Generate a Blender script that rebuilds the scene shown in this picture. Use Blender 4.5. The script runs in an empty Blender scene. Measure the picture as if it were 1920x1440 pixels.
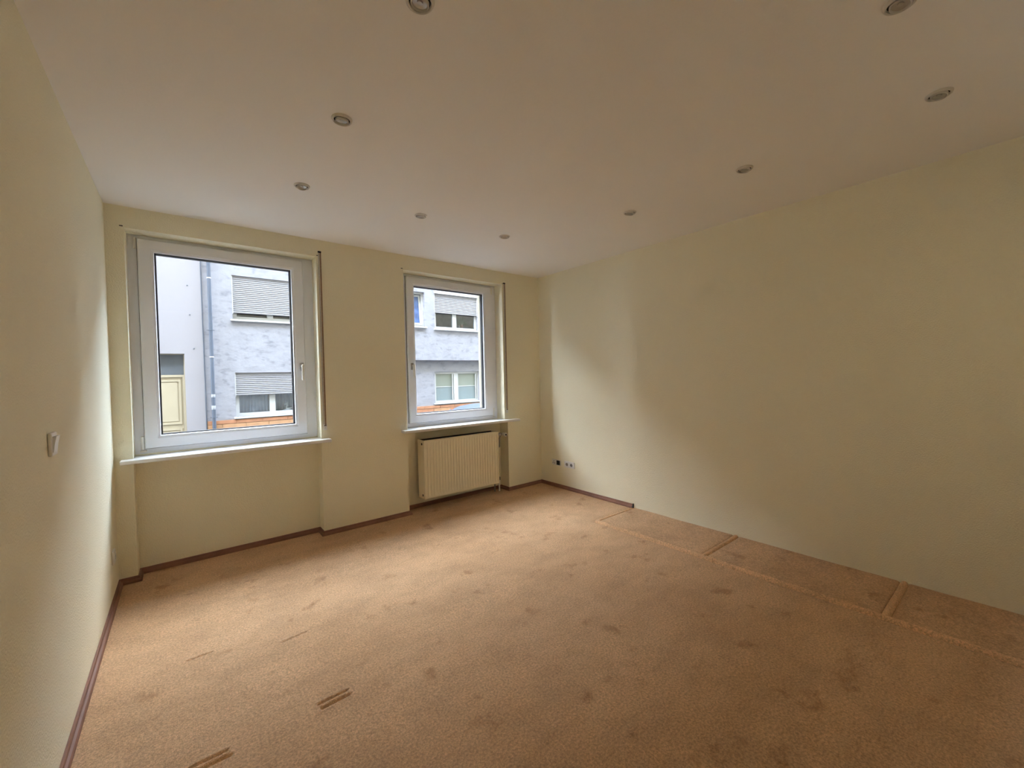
import bpy, bmesh, math, random
from mathutils import Vector, Matrix, noise

random.seed(7)
scn = bpy.context.scene
col = scn.collection
PI = math.pi

# ------------------------------------------------------------------ camera
H = 2.5                                   # room height
XL, XR, YB, YR = -0.364, 3.421, 3.737, -0.95
cam_d = bpy.data.cameras.new('camera')
cam = bpy.data.objects.new('camera', cam_d)
col.objects.link(cam)
cam_d.sensor_fit = 'HORIZONTAL'
cam_d.sensor_width = 36.0
cam_d.lens = 36.0 * 774.47 / 1920.0
cam_d.clip_start = 0.02
yaw, pitch, roll = 0.67372, -0.021573, -0.02213
fw = Vector((math.sin(yaw) * math.cos(pitch), math.cos(yaw) * math.cos(pitch), math.sin(pitch)))
r0 = Vector((math.cos(yaw), -math.sin(yaw), 0))
u0 = r0.cross(fw)
rt = r0 * math.cos(roll) + u0 * math.sin(roll)
up = u0 * math.cos(roll) - r0 * math.sin(roll)
M = Matrix(((rt.x, up.x, -fw.x), (rt.y, up.y, -fw.y), (rt.z, up.z, -fw.z)))
cam.matrix_world = Matrix.Translation((0, 0, 1.32813)) @ M.to_4x4()
scn.camera = cam

# ------------------------------------------------------------------ sky and exposure
world = bpy.data.worlds.new('sky')
scn.world = world
world.use_nodes = True
wn = world.node_tree
wn.nodes.clear()
w_out = wn.nodes.new('ShaderNodeOutputWorld')
w_bg = wn.nodes.new('ShaderNodeBackground')
w_tc = wn.nodes.new('ShaderNodeTexCoord')
w_ns = wn.nodes.new('ShaderNodeTexNoise')
w_ns.inputs['Scale'].default_value = 2.2
w_ns.inputs['Detail'].default_value = 4
w_rp = wn.nodes.new('ShaderNodeValToRGB')          # bright, mostly white cloud with thin blue gaps
w_rp.color_ramp.elements[0].position = 0.35
w_rp.color_ramp.elements[0].color = (0.50, 0.71, 1.0, 1)
w_rp.color_ramp.elements[1].position = 0.55
w_rp.color_ramp.elements[1].color = (0.83, 0.915, 1.0, 1)
wn.links.new(w_tc.outputs['Generated'], w_ns.inputs['Vector'])
wn.links.new(w_ns.outputs['Fac'], w_rp.inputs['Fac'])
wn.links.new(w_rp.outputs['Color'], w_bg.inputs['Color'])
wn.links.new(w_bg.outputs['Background'], w_out.inputs['Surface'])
w_bg.inputs['Strength'].default_value = 9.0
scn.view_settings.view_transform = 'Standard'
scn.view_settings.look = 'None'
scn.view_settings.gamma = 1.0
scn.view_settings.use_curve_mapping = False
scn.view_settings.exposure = 1.88
scn.cycles.max_bounces = 10
scn.cycles.diffuse_bounces = 8
scn.cycles.transparent_max_bounces = 16
scn.cycles.caustics_reflective = False
scn.cycles.caustics_refractive = False
scn.cycles.sample_clamp_indirect = 20.0
scn.cycles.use_adaptive_sampling = True
scn.cycles.adaptive_threshold = 0.05
scn.cycles.use_denoising = True

# ------------------------------------------------------------------ helpers
def tag(o, label=None, cat=None, group=None, kind=None):
    if label: o['label'] = label
    if cat: o['category'] = cat
    if group: o['group'] = group
    if kind: o['kind'] = kind
    return o

def empty(name, loc=(0, 0, 0)):
    o = bpy.data.objects.new(name, None)
    o.empty_display_size = 0.1
    o.location = loc
    col.objects.link(o)
    return o

def mkobj(name, me, mat=None, parent=None, loc=None):
    o = bpy.data.objects.new(name, me)
    if mat and not me.materials:
        me.materials.append(mat)
    col.objects.link(o)
    if parent: o.parent = parent
    if loc: o.location = loc
    return o

class MB:
    """collects geometry in world (or local) coordinates and builds one mesh object"""
    def __init__(s): s.bm = bmesh.new()
    def box(s, x0, x1, y0, y1, z0, z1, bev=0, seg=2):
        b = bmesh.new()
        bmesh.ops.create_cube(b, size=1)
        for v in b.verts:
            v.co = Vector(((x0 + x1) / 2 + v.co.x * (x1 - x0), (y0 + y1) / 2 + v.co.y * (y1 - y0), (z0 + z1) / 2 + v.co.z * (z1 - z0)))
        if bev:
            bmesh.ops.bevel(b, geom=b.edges[:], offset=bev, segments=seg, profile=0.5, affect='EDGES')
        s._add(b)
        return s
    def _add(s, b):
        me = bpy.data.meshes.new('tmp')
        b.to_mesh(me); b.free()
        s.bm.from_mesh(me)
        bpy.data.meshes.remove(me)
    def poly(s, verts, faces):
        vs = [s.bm.verts.new(v) for v in verts]
        for f in faces:
            try: s.bm.faces.new([vs[i] for i in f])
            except ValueError: pass
        return s
    def prism(s, pts, axis, a, b):
        """2D outline pts extruded along axis from a to b"""
        def mk(p, t):
            if axis == 'x': return (t, p[0], p[1])
            if axis == 'y': return (p[0], t, p[1])
            return (p[0], p[1], t)
        n = len(pts)
        v = [mk(p, a) for p in pts] + [mk(p, b) for p in pts]
        f = [list(range(n)), list(range(2 * n - 1, n - 1, -1))] + [[i, i + n, (i + 1) % n + n, (i + 1) % n] for i in range(n)]
        return s.poly(v, f)
    def lathe(s, prof, n=32, mat=Matrix.Identity(4)):
        """prof: list of (radius, height) around local z"""
        vs, fs = [], []
        for r, h in prof:
            for k in range(n):
                a = 2 * PI * k / n
                vs.append(mat @ Vector((r * math.cos(a), r * math.sin(a), h)))
        for i in range(len(prof) - 1):
            for k in range(n):
                fs.append([i * n + k, i * n + (k + 1) % n, (i + 1) * n + (k + 1) % n, (i + 1) * n + k])
        if prof[0][0] > 1e-6: fs.append(list(range(n - 1, -1, -1)))
        if prof[-1][0] > 1e-6: fs.append([(len(prof) - 1) * n + k for k in range(n)])
        return s.poly(vs, fs)
    def tube(s, pts, r, n=12):
        pts = [Vector(p) for p in pts]
        rings = []
        for i, p in enumerate(pts):
            d = (pts[min(i + 1, len(pts) - 1)] - pts[max(i - 1, 0)]).normalized()
            a = d.orthogonal().normalized() if i == 0 else (rings[-1][1] - d * rings[-1][1].dot(d)).normalized()
            rings.append((p, a, d.cross(a)))
        vs = [p + (a * math.cos(2 * PI * k / n) + b * math.sin(2 * PI * k / n)) * r for p, a, b in rings for k in range(n)]
        fs = [[i * n + k, i * n + (k + 1) % n, (i + 1) * n + (k + 1) % n, (i + 1) * n + k] for i in range(len(pts) - 1) for k in range(n)]
        fs += [list(range(n - 1, -1, -1)), [(len(pts) - 1) * n + k for k in range(n)]]
        return s.poly(vs, fs)
    def cells(s, xs, zs, y0, y1, solid):
        """wall slab in the xz plane from a grid of cells; solid(xm, zm) tells filled cells; no inner faces"""
        nx, nz = len(xs) - 1, len(zs) - 1
        full = [[solid((xs[i] + xs[i + 1]) / 2, (zs[j] + zs[j + 1]) / 2) for j in range(nz)] for i in range(nx)]
        ok = lambda i, j: 0 <= i < nx and 0 <= j < nz and full[i][j]
        for i in range(nx):
            for j in range(nz):
                if not full[i][j]: continue
                a, b, c, d = xs[i], xs[i + 1], zs[j], zs[j + 1]
                s.poly([(a, y0, c), (b, y0, c), (b, y0, d), (a, y0, d)], [[0, 1, 2, 3]])
                s.poly([(a, y1, c), (b, y1, c), (b, y1, d), (a, y1, d)], [[3, 2, 1, 0]])
                if not ok(i - 1, j): s.poly([(a, y0, c), (a, y1, c), (a, y1, d), (a, y0, d)], [[3, 2, 1, 0]])
                if not ok(i + 1, j): s.poly([(b, y0, c), (b, y1, c), (b, y1, d), (b, y0, d)], [[0, 1, 2, 3]])
                if not ok(i, j - 1): s.poly([(a, y0, c), (b, y0, c), (b, y1, c), (a, y1, c)], [[3, 2, 1, 0]])
                if not ok(i, j + 1): s.poly([(a, y0, d), (b, y0, d), (b, y1, d), (a, y1, d)], [[0, 1, 2, 3]])
        return s
    def holed(s, x0, x1, z0, z1, y0, y1, holes):
        xs = sorted({x0, x1, *[h[0] for h in holes], *[h[1] for h in holes]})
        zs = sorted({z0, z1, *[h[2] for h in holes], *[h[3] for h in holes]})
        return s.cells(xs, zs, y0, y1, lambda x, z: not any(h[0] < x < h[1] and h[2] < z < h[3] for h in holes))
    def sweep(s, path, prof):
        """profile (offset, z) swept along a 2D path, offset to the right of the walking direction, mitred"""
        P = [Vector(p) for p in path]
        N = []
        for i in range(len(P) - 1):
            d = (P[i + 1] - P[i]).normalized(); N.append(Vector((d.y, -d.x)))
        vs, fs, m = [], [], len(prof)
        for i, p in enumerate(P):
            n1, n2 = N[max(i - 1, 0)], N[min(i, len(N) - 1)]
            mv = (n1 + n2) / (1 + n1.dot(n2))
            for o, z in prof: vs.append((p.x + mv.x * o, p.y + mv.y * o, z))
        for i in range(len(P) - 1):
            for k in range(m):
                fs.append([i * m + k, i * m + (k + 1) % m, (i + 1) * m + (k + 1) % m, (i + 1) * m + k])
        fs += [list(range(m)), [(len(P) - 1) * m + k for k in range(m - 1, -1, -1)]]
        return s.poly(vs, fs)
    def xf(s, mat):
        bmesh.ops.transform(s.bm, matrix=mat, verts=s.bm.verts[:]); return s
    def build(s, name, mat, parent=None, smooth=False, weld=True, angle=40, loc=None):
        if weld: bmesh.ops.remove_doubles(s.bm, verts=s.bm.verts[:], dist=1e-5)
        bmesh.ops.recalc_face_normals(s.bm, faces=s.bm.faces[:])
        me = bpy.data.meshes.new(name)
        s.bm.to_mesh(me); s.bm.free()
        if smooth:
            me.polygons.foreach_set('use_smooth', [True] * len(me.polygons))
            me.set_sharp_from_angle(angle=math.radians(angle))
        o = mkobj(name, me, mat, None, loc)
        if parent:
            o.parent = parent
            if not loc:
                o.matrix_parent_inverse = Matrix.Translation(parent.location).inverted() if not parent.parent else (Matrix.Translation(parent.parent.location).inverted() if parent.type == 'MESH' and parent.matrix_parent_inverse == Matrix.Identity(4) else Matrix.Identity(4))
        return o

# ------------------------------------------------------------------ materials
def new_mat(name):
    m = bpy.data.materials.new(name)
    m.use_nodes = True
    nt = m.node_tree
    return m, nt, nt.nodes['Principled BSDF']

def plain(name, c, rough=0.5, metal=0.0, spec=0.5, var=0.0, scale=6.0, bump=0.0, bscale=80.0, detail=2):
    m, nt, b = new_mat(name)
    b.inputs['Roughness'].default_value = rough
    b.inputs['Metallic'].default_value = metal
    b.inputs['Specular IOR Level'].default_value = spec
    tc = nt.nodes.new('ShaderNodeTexCoord')
    nz = nt.nodes.new('ShaderNodeTexNoise')
    nz.inputs['Scale'].default_value = scale
    nz.inputs['Detail'].default_value = detail
    nt.links.new(tc.outputs['Object'], nz.inputs['Vector'])
    rp = nt.nodes.new('ShaderNodeValToRGB')
    rp.color_ramp.elements[0].position = 0.3
    rp.color_ramp.elements[1].position = 0.7
    rp.color_ramp.elements[0].color = (*[x * (1 - var) for x in c], 1)
    rp.color_ramp.elements[1].color = (*[min(1, x * (1 + var)) for x in c], 1)
    nt.links.new(nz.outputs['Fac'], rp.inputs['Fac'])
    nt.links.new(rp.outputs['Color'], b.inputs['Base Color'])
    if bump:
        n2 = nt.nodes.new('ShaderNodeTexNoise')
        n2.inputs['Scale'].default_value = bscale
        n2.inputs['Detail'].default_value = 2
        nt.links.new(tc.outputs['Object'], n2.inputs['Vector'])
        bp = nt.nodes.new('ShaderNodeBump')
        bp.inputs['Strength'].default_value = 1.0
        bp.inputs['Distance'].default_value = bump
        nt.links.new(n2.outputs['Fac'], bp.inputs['Height'])
        nt.links.new(bp.outputs['Normal'], b.inputs['Normal'])
    return m

def glass(name, tint=(1, 1, 1), refl=1.0):
    m = bpy.data.materials.new(name)
    m.use_nodes = True
    nt = m.node_tree
    nt.nodes.clear()
    out = nt.nodes.new('ShaderNodeOutputMaterial')
    mx = nt.nodes.new('ShaderNodeMixShader')
    tr = nt.nodes.new('ShaderNodeBsdfTransparent')
    gl = nt.nodes.new('ShaderNodeBsdfGlossy')
    lw = nt.nodes.new('ShaderNodeLayerWeight')
    lw.inputs['Blend'].default_value = 0.5
    pw = nt.nodes.new('ShaderNodeMath'); pw.operation = 'POWER'; pw.inputs[1].default_value = 5.0
    fr = nt.nodes.new('ShaderNodeMath'); fr.operation = 'MULTIPLY_ADD'      # Schlick reflectance, same from both sides
    fr.inputs[1].default_value = 0.96; fr.inputs[2].default_value = 0.04
    nt.links.new(lw.outputs['Facing'], pw.inputs[0]); nt.links.new(pw.outputs[0], fr.inputs[0])
    tr.inputs['Color'].default_value = (*tint, 1)
    gl.inputs['Roughness'].default_value = 0.01
    gl.inputs['Color'].default_value = (refl, refl, refl, 1)
    nt.links.new(fr.outputs[0], mx.inputs['Fac'])
    nt.links.new(tr.outputs['BSDF'], mx.inputs[1])
    nt.links.new(gl.outputs['BSDF'], mx.inputs[2])
    nt.links.new(mx.outputs['Shader'], out.inputs['Surface'])
    return m

def carpet_mat(name, k):
    m, nt, b = new_mat(name)
    N, L = nt.nodes.new, nt.links.new
    b.inputs['Roughness'].default_value = 1.0
    b.inputs['Specular IOR Level'].default_value = 0.05
    b.inputs['Sheen Weight'].default_value = 0.12
    b.inputs['Sheen Roughness'].default_value = 0.5
    tc = N('ShaderNodeTexCoord')
    def nz(scale, detail, rough=0.5, stretch=None):
        n = N('ShaderNodeTexNoise')
        n.inputs['Scale'].default_value = scale
        n.inputs['Detail'].default_value = detail
        n.inputs['Roughness'].default_value = rough
        if stretch:
            mp = N('ShaderNodeMapping')
            mp.inputs['Scale'].default_value = stretch
            L(tc.outputs['Object'], mp.inputs['Vector']); L(mp.outputs['Vector'], n.inputs['Vector'])
        else:
            L(tc.outputs['Object'], n.inputs['Vector'])
        return n
    def ramp(src, p0, c0, p1, c1):
        r = N('ShaderNodeValToRGB')
        r.color_ramp.elements[0].position = p0; r.color_ramp.elements[0].color = c0
        r.color_ramp.elements[1].position = p1; r.color_ramp.elements[1].color = c1
        L(src, r.inputs['Fac']); return r
    def mul(a, c):
        x = N('ShaderNodeMix'); x.data_type = 'RGBA'; x.blend_type = 'MULTIPLY'
        x.inputs[0].default_value = 1.0
        L(a, x.inputs[6]); L(c, x.inputs[7]); return x.outputs[2]
    g = lambda v: (v, v, v, 1)
    base = ramp(nz(1.3, 1).outputs['Fac'], 0.3, (0.60, 0.375, 0.212, 1), 0.7, (0.67, 0.43, 0.252, 1))
    tread = ramp(nz(4.5, 5, 0.68, (0.8, 1.2, 1)).outputs['Fac'], 0.38, g(0.90), 0.58, g(1.04))
    spots = ramp(nz(5.0, 4, 0.62).outputs['Fac'], 0.30, (0.74, 0.68, 0.63, 1), 0.40, g(1.0))
    pile = ramp(nz(110, 3, 0.8).outputs['Fac'], 0.34, g(0.68), 0.66, g(1.26))
    c = mul(mul(mul(base.outputs['Color'], tread.outputs['Color']), spots.outputs['Color']), pile.outputs['Color'])
    kk = N('ShaderNodeRGB'); kk.outputs[0].default_value = (k, k, k, 1)
    c = mul(c, kk.outputs[0])
    L(c, b.inputs['Base Color'])
    bp = N('ShaderNodeBump'); bp.inputs['Distance'].default_value = 0.004; bp.inputs['Strength'].default_value = 0.8
    L(nz(210, 2, 0.7).outputs['Fac'], bp.inputs['Height'])
    bp2 = N('ShaderNodeBump'); bp2.inputs['Distance'].default_value = 0.012; bp2.inputs['Strength'].default_value = 0.6
    L(nz(14, 2, 0.6).outputs['Fac'], bp2.inputs['Height'])
    L(bp.outputs['Normal'], bp2.inputs['Normal'])
    L(bp2.outputs['Normal'], b.inputs['Normal'])
    return m

def stained_plaster():
    m, nt, b = new_mat('weathered_plaster')
    N, L = nt.nodes.new, nt.links.new
    b.inputs['Roughness'].default_value = 0.9
    tc = N('ShaderNodeTexCoord')
    def nz(scale, detail, stretch):
        n = N('ShaderNodeTexNoise'); n.inputs['Scale'].default_value = scale; n.inputs['Detail'].default_value = detail
        n.inputs['Roughness'].default_value = 0.62
        mp = N('ShaderNodeMapping'); mp.inputs['Scale'].default_value = stretch
        L(tc.outputs['Object'], mp.inputs['Vector']); L(mp.outputs['Vector'], n.inputs['Vector']); return n
    r1 = N('ShaderNodeValToRGB')
    r1.color_ramp.elements[0].position = 0.40; r1.color_ramp.elements[0].color = (*[x * 0.86 for x in FAC], 1)
    r1.color_ramp.elements[1].position = 0.56; r1.color_ramp.elements[1].color = (*FAC, 1)
    L(nz(3.2, 7, (1, 1, 1.9)).outputs['Fac'], r1.inputs['Fac'])
    r2 = N('ShaderNodeValToRGB')
    r2.color_ramp.elements[0].position = 0.34; r2.color_ramp.elements[0].color = (0.62, 0.63, 0.66, 1)
    r2.color_ramp.elements[1].position = 0.46; r2.color_ramp.elements[1].color = (1, 1, 1, 1)
    L(nz(5.5, 6, (1, 1, 1.9)).outputs['Fac'], r2.inputs['Fac'])
    x = N('ShaderNodeMix'); x.data_type = 'RGBA'; x.blend_type = 'MULTIPLY'; x.inputs[0].default_value = 0.8
    L(r1.outputs['Color'], x.inputs[6]); L(r2.outputs['Color'], x.inputs[7])
    L(x.outputs[2], b.inputs['Base Color'])
    bp = N('ShaderNodeBump'); bp.inputs['Distance'].default_value = 0.006
    L(nz(12, 5, (1, 1, 1)).outputs['Fac'], bp.inputs['Height']); L(bp.outputs['Normal'], b.inputs['Normal'])
    return m

FAC = (0.236, 0.236, 0.266)               # dull bluish plaster across the street
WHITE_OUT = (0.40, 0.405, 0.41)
MT = {}
MT['wall'] = plain('cream_wallpaper', (0.865, 0.82, 0.64), 0.85, spec=0.25, var=0.015, scale=2, bump=0.003, bscale=140)
MT['ceiling'] = plain('white_ceiling', (0.885, 0.865, 0.835), 0.9, spec=0.2, var=0.01, scale=1.5, bump=0.0006, bscale=60)
MT['carpet'] = carpet_mat('tan_carpet', 1.0)
MT['carpet_ridge'] = carpet_mat('tan_carpet_pale_ridge', 1.2)  # paler copy of the carpet for the raised ridges
MT['base'] = plain('brown_skirting', (0.25, 0.115, 0.075), 0.6, var=0.15, scale=8)
MT['dark'] = plain('dark_gap', (0.012, 0.01, 0.01), 0.7)
MT['pvc'] = plain('white_pvc', (0.82, 0.85, 0.92), 0.32, var=0.01)
MT['sill'] = plain('white_sill_board', (0.82, 0.81, 0.80), 0.3, var=0.02, scale=20)
MT['gasket'] = plain('black_rubber', (0.02, 0.02, 0.022), 0.5)
MT['glass'] = glass('window_glass')
MT['rad'] = plain('cream_radiator_enamel', (0.86, 0.80, 0.62), 0.35, var=0.01)
MT['fin'] = plain('steel_and_painted_shade', (0.03, 0.026, 0.02), 0.6)  # darkened so its colour carries the shade inside the radiator
MT['plastic'] = plain('white_plastic', (0.80, 0.79, 0.76), 0.35, var=0.01)
MT['chrome'] = plain('chrome', (0.72, 0.72, 0.72), 0.18, metal=1.0)
MT['pewter'] = plain('grey_metal', (0.35, 0.34, 0.33), 0.35, metal=0.8)
MT['strap_b'] = plain('brown_strap_weave', (0.30, 0.20, 0.13), 0.9, var=0.15, scale=90)
MT['strap_g'] = plain('grey_strap_weave', (0.52, 0.49, 0.44), 0.9, var=0.1, scale=90)
MT['ring'] = plain('downlight_white_metal', (0.68, 0.65, 0.60), 0.35, var=0.02)
MT['lampglass'] = plain('lamp_reflector', (0.50, 0.48, 0.44), 0.35, metal=0.5)
MT['plaster'] = stained_plaster()
MT['plaster_s'] = plain('smooth_pale_plaster', (0.218, 0.208, 0.226), 0.9, var=0.03, scale=1.5, bump=0.0015, bscale=12)
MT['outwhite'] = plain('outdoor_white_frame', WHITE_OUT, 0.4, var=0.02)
MT['slat'] = plain('grey_shutter_slats', (0.205, 0.202, 0.22), 0.6, var=0.03)
MT['tile'] = plain('orange_stone_tile', (0.33, 0.18, 0.092), 0.7, var=0.22, scale=5, detail=6)
MT['tile2'] = plain('red_stone_tile', (0.30, 0.135, 0.07), 0.7, var=0.2, scale=6, detail=6)
MT['mortar'] = plain('plinth_mortar', (0.24, 0.15, 0.10), 0.9, var=0.1)
MT['door'] = plain('cream_door_paint', (0.33, 0.285, 0.205), 0.5, var=0.02)
MT['pipe'] = plain('zinc_pipe', (0.065, 0.077, 0.102), 0.6, spec=0.2, var=0.1, scale=4)
MT['pipe_l'] = plain('pale_pipe_collar', (0.217, 0.225, 0.246), 0.5, var=0.05)
MT['oglass'] = glass('street_window_glass', (0.75, 0.78, 0.82))
MT['room'] = plain('dim_room_inside', (0.36, 0.36, 0.37), 0.9, var=0.2)
MT['curtain'] = plain('grey_net_curtain', (0.75, 0.76, 0.78), 0.9, var=0.1)
MT['frost'] = plain('frosted_film', (0.165, 0.205, 0.22), 0.25, var=0.02)
MT['green_pane'] = plain('pale_green_pane', (0.175, 0.195, 0.165), 0.6, var=0.03)  # flat pale green for the upper panes
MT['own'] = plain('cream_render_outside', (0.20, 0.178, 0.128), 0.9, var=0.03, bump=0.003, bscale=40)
MT['yard'] = plain('added_yard_bounce', (0.72, 0.55, 0.33), 0.9, var=0.05, scale=2)  # warm bounce colour of the added yard wall
MT['paint'] = plain('blue_grey_car_paint', (0.065, 0.08, 0.123), 0.45, spec=0.3)
MT['cglass'] = plain('car_glass', (0.03, 0.035, 0.04), 0.05)
MT['tglass'] = plain('transom_glass', (0.087, 0.099, 0.116), 0.25, spec=0.3, var=0.2, scale=5)
MT['blue'] = plain('painted_sky_reflection', (0.065, 0.109, 0.246), 0.2, spec=0.3, var=0.35, scale=4)  # sky reflection painted into the pane colour
MT['tyre'] = plain('tyre_rubber', (0.02, 0.02, 0.02), 0.8)
MT['asphalt'] = plain('asphalt', (0.075, 0.075, 0.078), 0.95, var=0.2, scale=30, bump=0.004, bscale=120)
MT['paving'] = plain('grey_paving', (0.123, 0.12, 0.116), 0.9, var=0.12, scale=8)
MT['roof'] = plain('clay_roof', (0.102, 0.043, 0.029), 0.8, var=0.2, scale=10)
MT['figure'] = plain('white_porcelain', (0.85, 0.84, 0.80), 0.3)
MT['leaf'] = plain('spiky_leaf', (0.08, 0.116, 0.058), 0.5, var=0.2)
MT['pot'] = plain('clay_pot', (0.16, 0.072, 0.043), 0.8)
MT['alu'] = plain('aluminium_sill', (0.29, 0.29, 0.304), 0.4, metal=0.3)

# ------------------------------------------------------------------ room shell
W1 = (-0.27, 0.908)                        # window openings in x
W2 = (1.682, 2.866)
N2R = 2.91                                 # radiator niche is a little wider
ZS, ZT = 0.80, 2.36                        # underside of sill, head
YF = 3.95                                  # inner / outer wall layer
N1Y, N2Y = 3.868, 3.888                    # backs of the niches under the windows

b = MB()
b.holed(XL - 0.25, XR + 0.25, -0.05, H + 0.2, YB, YF,
        [(W1[0], W1[1], -0.05, ZT), (W2[0], W2[1], ZS, ZT), (W2[0], N2R, -0.05, ZS)])
b.box(W1[0] - 0.01, W1[1] + 0.01, N1Y, YF + 0.02, -0.05, 0.832)
b.box(W2[0] - 0.01, N2R + 0.01, N2Y, YF + 0.02, -0.05, 0.80)
b.box(W2[0] - 0.01, W2[1] + 0.01, N2Y, YF + 0.02, 0.79, 0.832)
tag(b.build('wall_back', MT['wall'], weld=False), 'cream papered window wall with two niches below the windows', kind='structure')

b = MB()
E1 = (-0.217, 0.832); E2 = (1.76, 2.79)
b.holed(-22.0, 28.0, -1.0, 17.0, YF, 4.125, [(E1[0], E1[1], 0.87, 2.345), (E2[0], E2[1], 0.87, 2.345)])  # unseen height and length added to shade the houses opposite
tag(b.build('wall_exterior', MT['own'], weld=False), 'cream rendered outside of the house around both windows, extended unseen to shade the street', kind='structure')

tag(MB().box(XL - 0.25, XL, YR - 0.2, YB, -0.05, H + 0.2).build('wall_left', MT['wall']), 'cream papered wall with a light switch', kind='structure')
tag(MB().box(XR, XR + 0.25, YR - 0.2, YB, -0.05, H + 0.2).build('wall_right', MT['wall']), 'long cream papered wall with wall sockets', kind='structure')
W3 = (1.75, 2.40, 1.35, 2.15)               # unseen yard window, added to brighten the rear of the room
tag(MB().holed(XL - 0.25, XR + 0.25, -0.05, H + 0.2, YR - 0.2, YR, [W3]).build('wall_rear', MT['wall'], weld=False), 'cream papered wall behind the viewer', kind='structure')
tag(MB().box(XL - 0.25, XR + 0.25, YR - 0.2, YF, H, H + 0.2).build('ceiling', MT['ceiling']), 'white plaster ceiling with recessed spotlights', kind='structure')

# floor: one sheet of carpet as real relief, fine rows where furniture left dents
SX = 2.868                                  # seam towards the strip along the right wall
SY = 2.425
DENTS = [((0.396, 1.806), (0.507, 1.809), 0.0055), ((0.400, 1.772), (0.511, 1.777), 0.0055),
         ((-0.02, 1.797), (0.085, 1.797), 0.006), ((0.0, 1.765), (0.095, 1.765), 0.006),
         ((-0.02, 2.500), (0.07, 2.502), 0.004), ((0.36, 2.36), (0.47, 2.37), 0.0035)]
def dent(x, y):
    z = 0.0
    for (ax, ay), (bx, by), dp in DENTS:
        if abs(y - ay) > 0.05 or x < ax - 0.05 or x > bx + 0.05: continue
        t = max(0, min(1, ((x - ax) * (bx - ax) + (y - ay) * (by - ay)) / ((bx - ax) ** 2 + (by - ay) ** 2)))
        d = math.hypot(x - ax - t * (bx - ax), y - ay - t * (by - ay))
        z -= dp * math.exp(-(d / 0.0055) ** 2)
        z += dp * 0.45 * math.exp(-((d - 0.014) / 0.007) ** 2)
    return z
def carpet_z(x, y):
    n = noise.noise(Vector((x * 1.7, y * 4.2, 0.3))) * 0.0032 + noise.noise(Vector((x * 5.0, y * 11.0, 4.3))) * 0.0012
    edge = min(1.0, max(0.0, (x - XL) / 0.1))
    return n * edge + dent(x, y) + 0.0
def axis(lo, hi, step, fine, fstep):
    out, v = [], lo
    while v < hi - 1e-6:
        out.append(v)
        v += fstep if any(a <= v < c for a, c in fine) else step
    out.append(hi)
    return out
gx = axis(XL - 0.02, XR + 0.02, 0.022, [(-0.06, 0.56)], 0.0055)
gy = axis(YR - 0.02, 3.89, 0.022, [(1.73, 1.84), (2.33, 2.39), (2.47, 2.53)], 0.003)
vs = []
for y in gy:
    for x in gx:
        z = carpet_z(x, y)
        if x > SX - 0.02 and y < SY + 0.02: z = -0.012
        vs.append((x, y, z))
nx = len(gx)
fs = [(j * nx + i, j * nx + i + 1, (j + 1) * nx + i + 1, (j + 1) * nx + i) for j in range(len(gy) - 1) for i in range(nx - 1)]
me = bpy.data.meshes.new('floor')
me.from_pydata(vs, [], fs)
me.polygons.foreach_set('use_smooth', [True] * len(me.polygons))
floor = mkobj('floor', me, MT['carpet'])
tag(floor, 'worn tan carpet covering the whole floor', kind='structure')

def pillow(x0, x1, y0, y1, seed, h=0.004, edge=0.016):
    """carpet piece with softly rounded edges"""
    xs = [x0, x0 + edge * .3, x0 + edge] + [x0 + edge + (x1 - x0 - 2 * edge) * k / 24 for k in range(1, 24)] + [x1 - edge, x1 - edge * .3, x1]
    ys = [y0, y0 + edge * .3, y0 + edge] + [y0 + edge + (y1 - y0 - 2 * edge) * k / 36 for k in range(1, 36)] + [y1 - edge, y1 - edge * .3, y1]
    v = []
    for y in ys:
        for x in xs:
            d = min(x - x0, x1 - x, y - y0, y1 - y)
            t = min(1.0, d / edge)
            z = h * math.sqrt(max(0, 1 - (1 - t) ** 2)) - 0.010 * (1 - t) ** 3
            z += noise.noise(Vector((x * 3, y * 4, seed))) * 0.0022 * t
            v.append((x, y, z))
    n = len(xs)
    f = [(j * n + i, j * n + i + 1, (j + 1) * n + i + 1, (j + 1) * n + i) for j in range(len(ys) - 1) for i in range(n - 1)]
    m = bpy.data.meshes.new('carpet_panel')
    m.from_pydata(v, [], f)
    m.polygons.foreach_set('use_smooth', [True] * len(m.polygons))
    return m
seams_y = [SY, 1.457, 0.474, -0.51]
RW = 0.030                                  # raised carpet ridge between the pieces
edges = [(SY - 0.012, 1.457 + RW / 2), (1.457 - RW / 2, 0.474 + RW / 2), (0.474 - RW / 2, -0.51 + RW / 2), (-0.51 - RW / 2, YR - 0.02)]
for k, (ya, yb) in enumerate(edges):
    mkobj('carpet_panel', pillow(SX + RW / 2 + 0.002, XR + 0.02, yb + 0.002, ya - 0.002, 3.1 * k), MT['carpet'], floor)
def ridge(ax, ay, bx, by, w, h, seed):
    d = Vector((bx - ax, by - ay)); L = d.length; d /= L; n = Vector((-d.y, d.x))
    v, f, m, K = [], [], 9, max(8, int(L / 0.03))
    for i in range(K + 1):
        c = Vector((ax, ay)) + d * (L * i / K)
        wob = noise.noise(Vector((c.x * 6, c.y * 6, seed))) * 0.0025
        for k in range(m):
            t = -1 + 2 * k / (m - 1)
            p = c + n * (t * w / 2 + wob)
            v.append((p.x, p.y, -0.008 + (h + 0.008) * (1 - abs(t) ** 2.6)))
    for i in range(K):
        for k in range(m - 1):
            f.append((i * m + k, i * m + k + 1, (i + 1) * m + k + 1, (i + 1) * m + k))
    me = bpy.data.meshes.new('carpet_ridge'); me.from_pydata(v, [], f)
    me.polygons.foreach_set('use_smooth', [True] * len(me.polygons))
    return me
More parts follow.
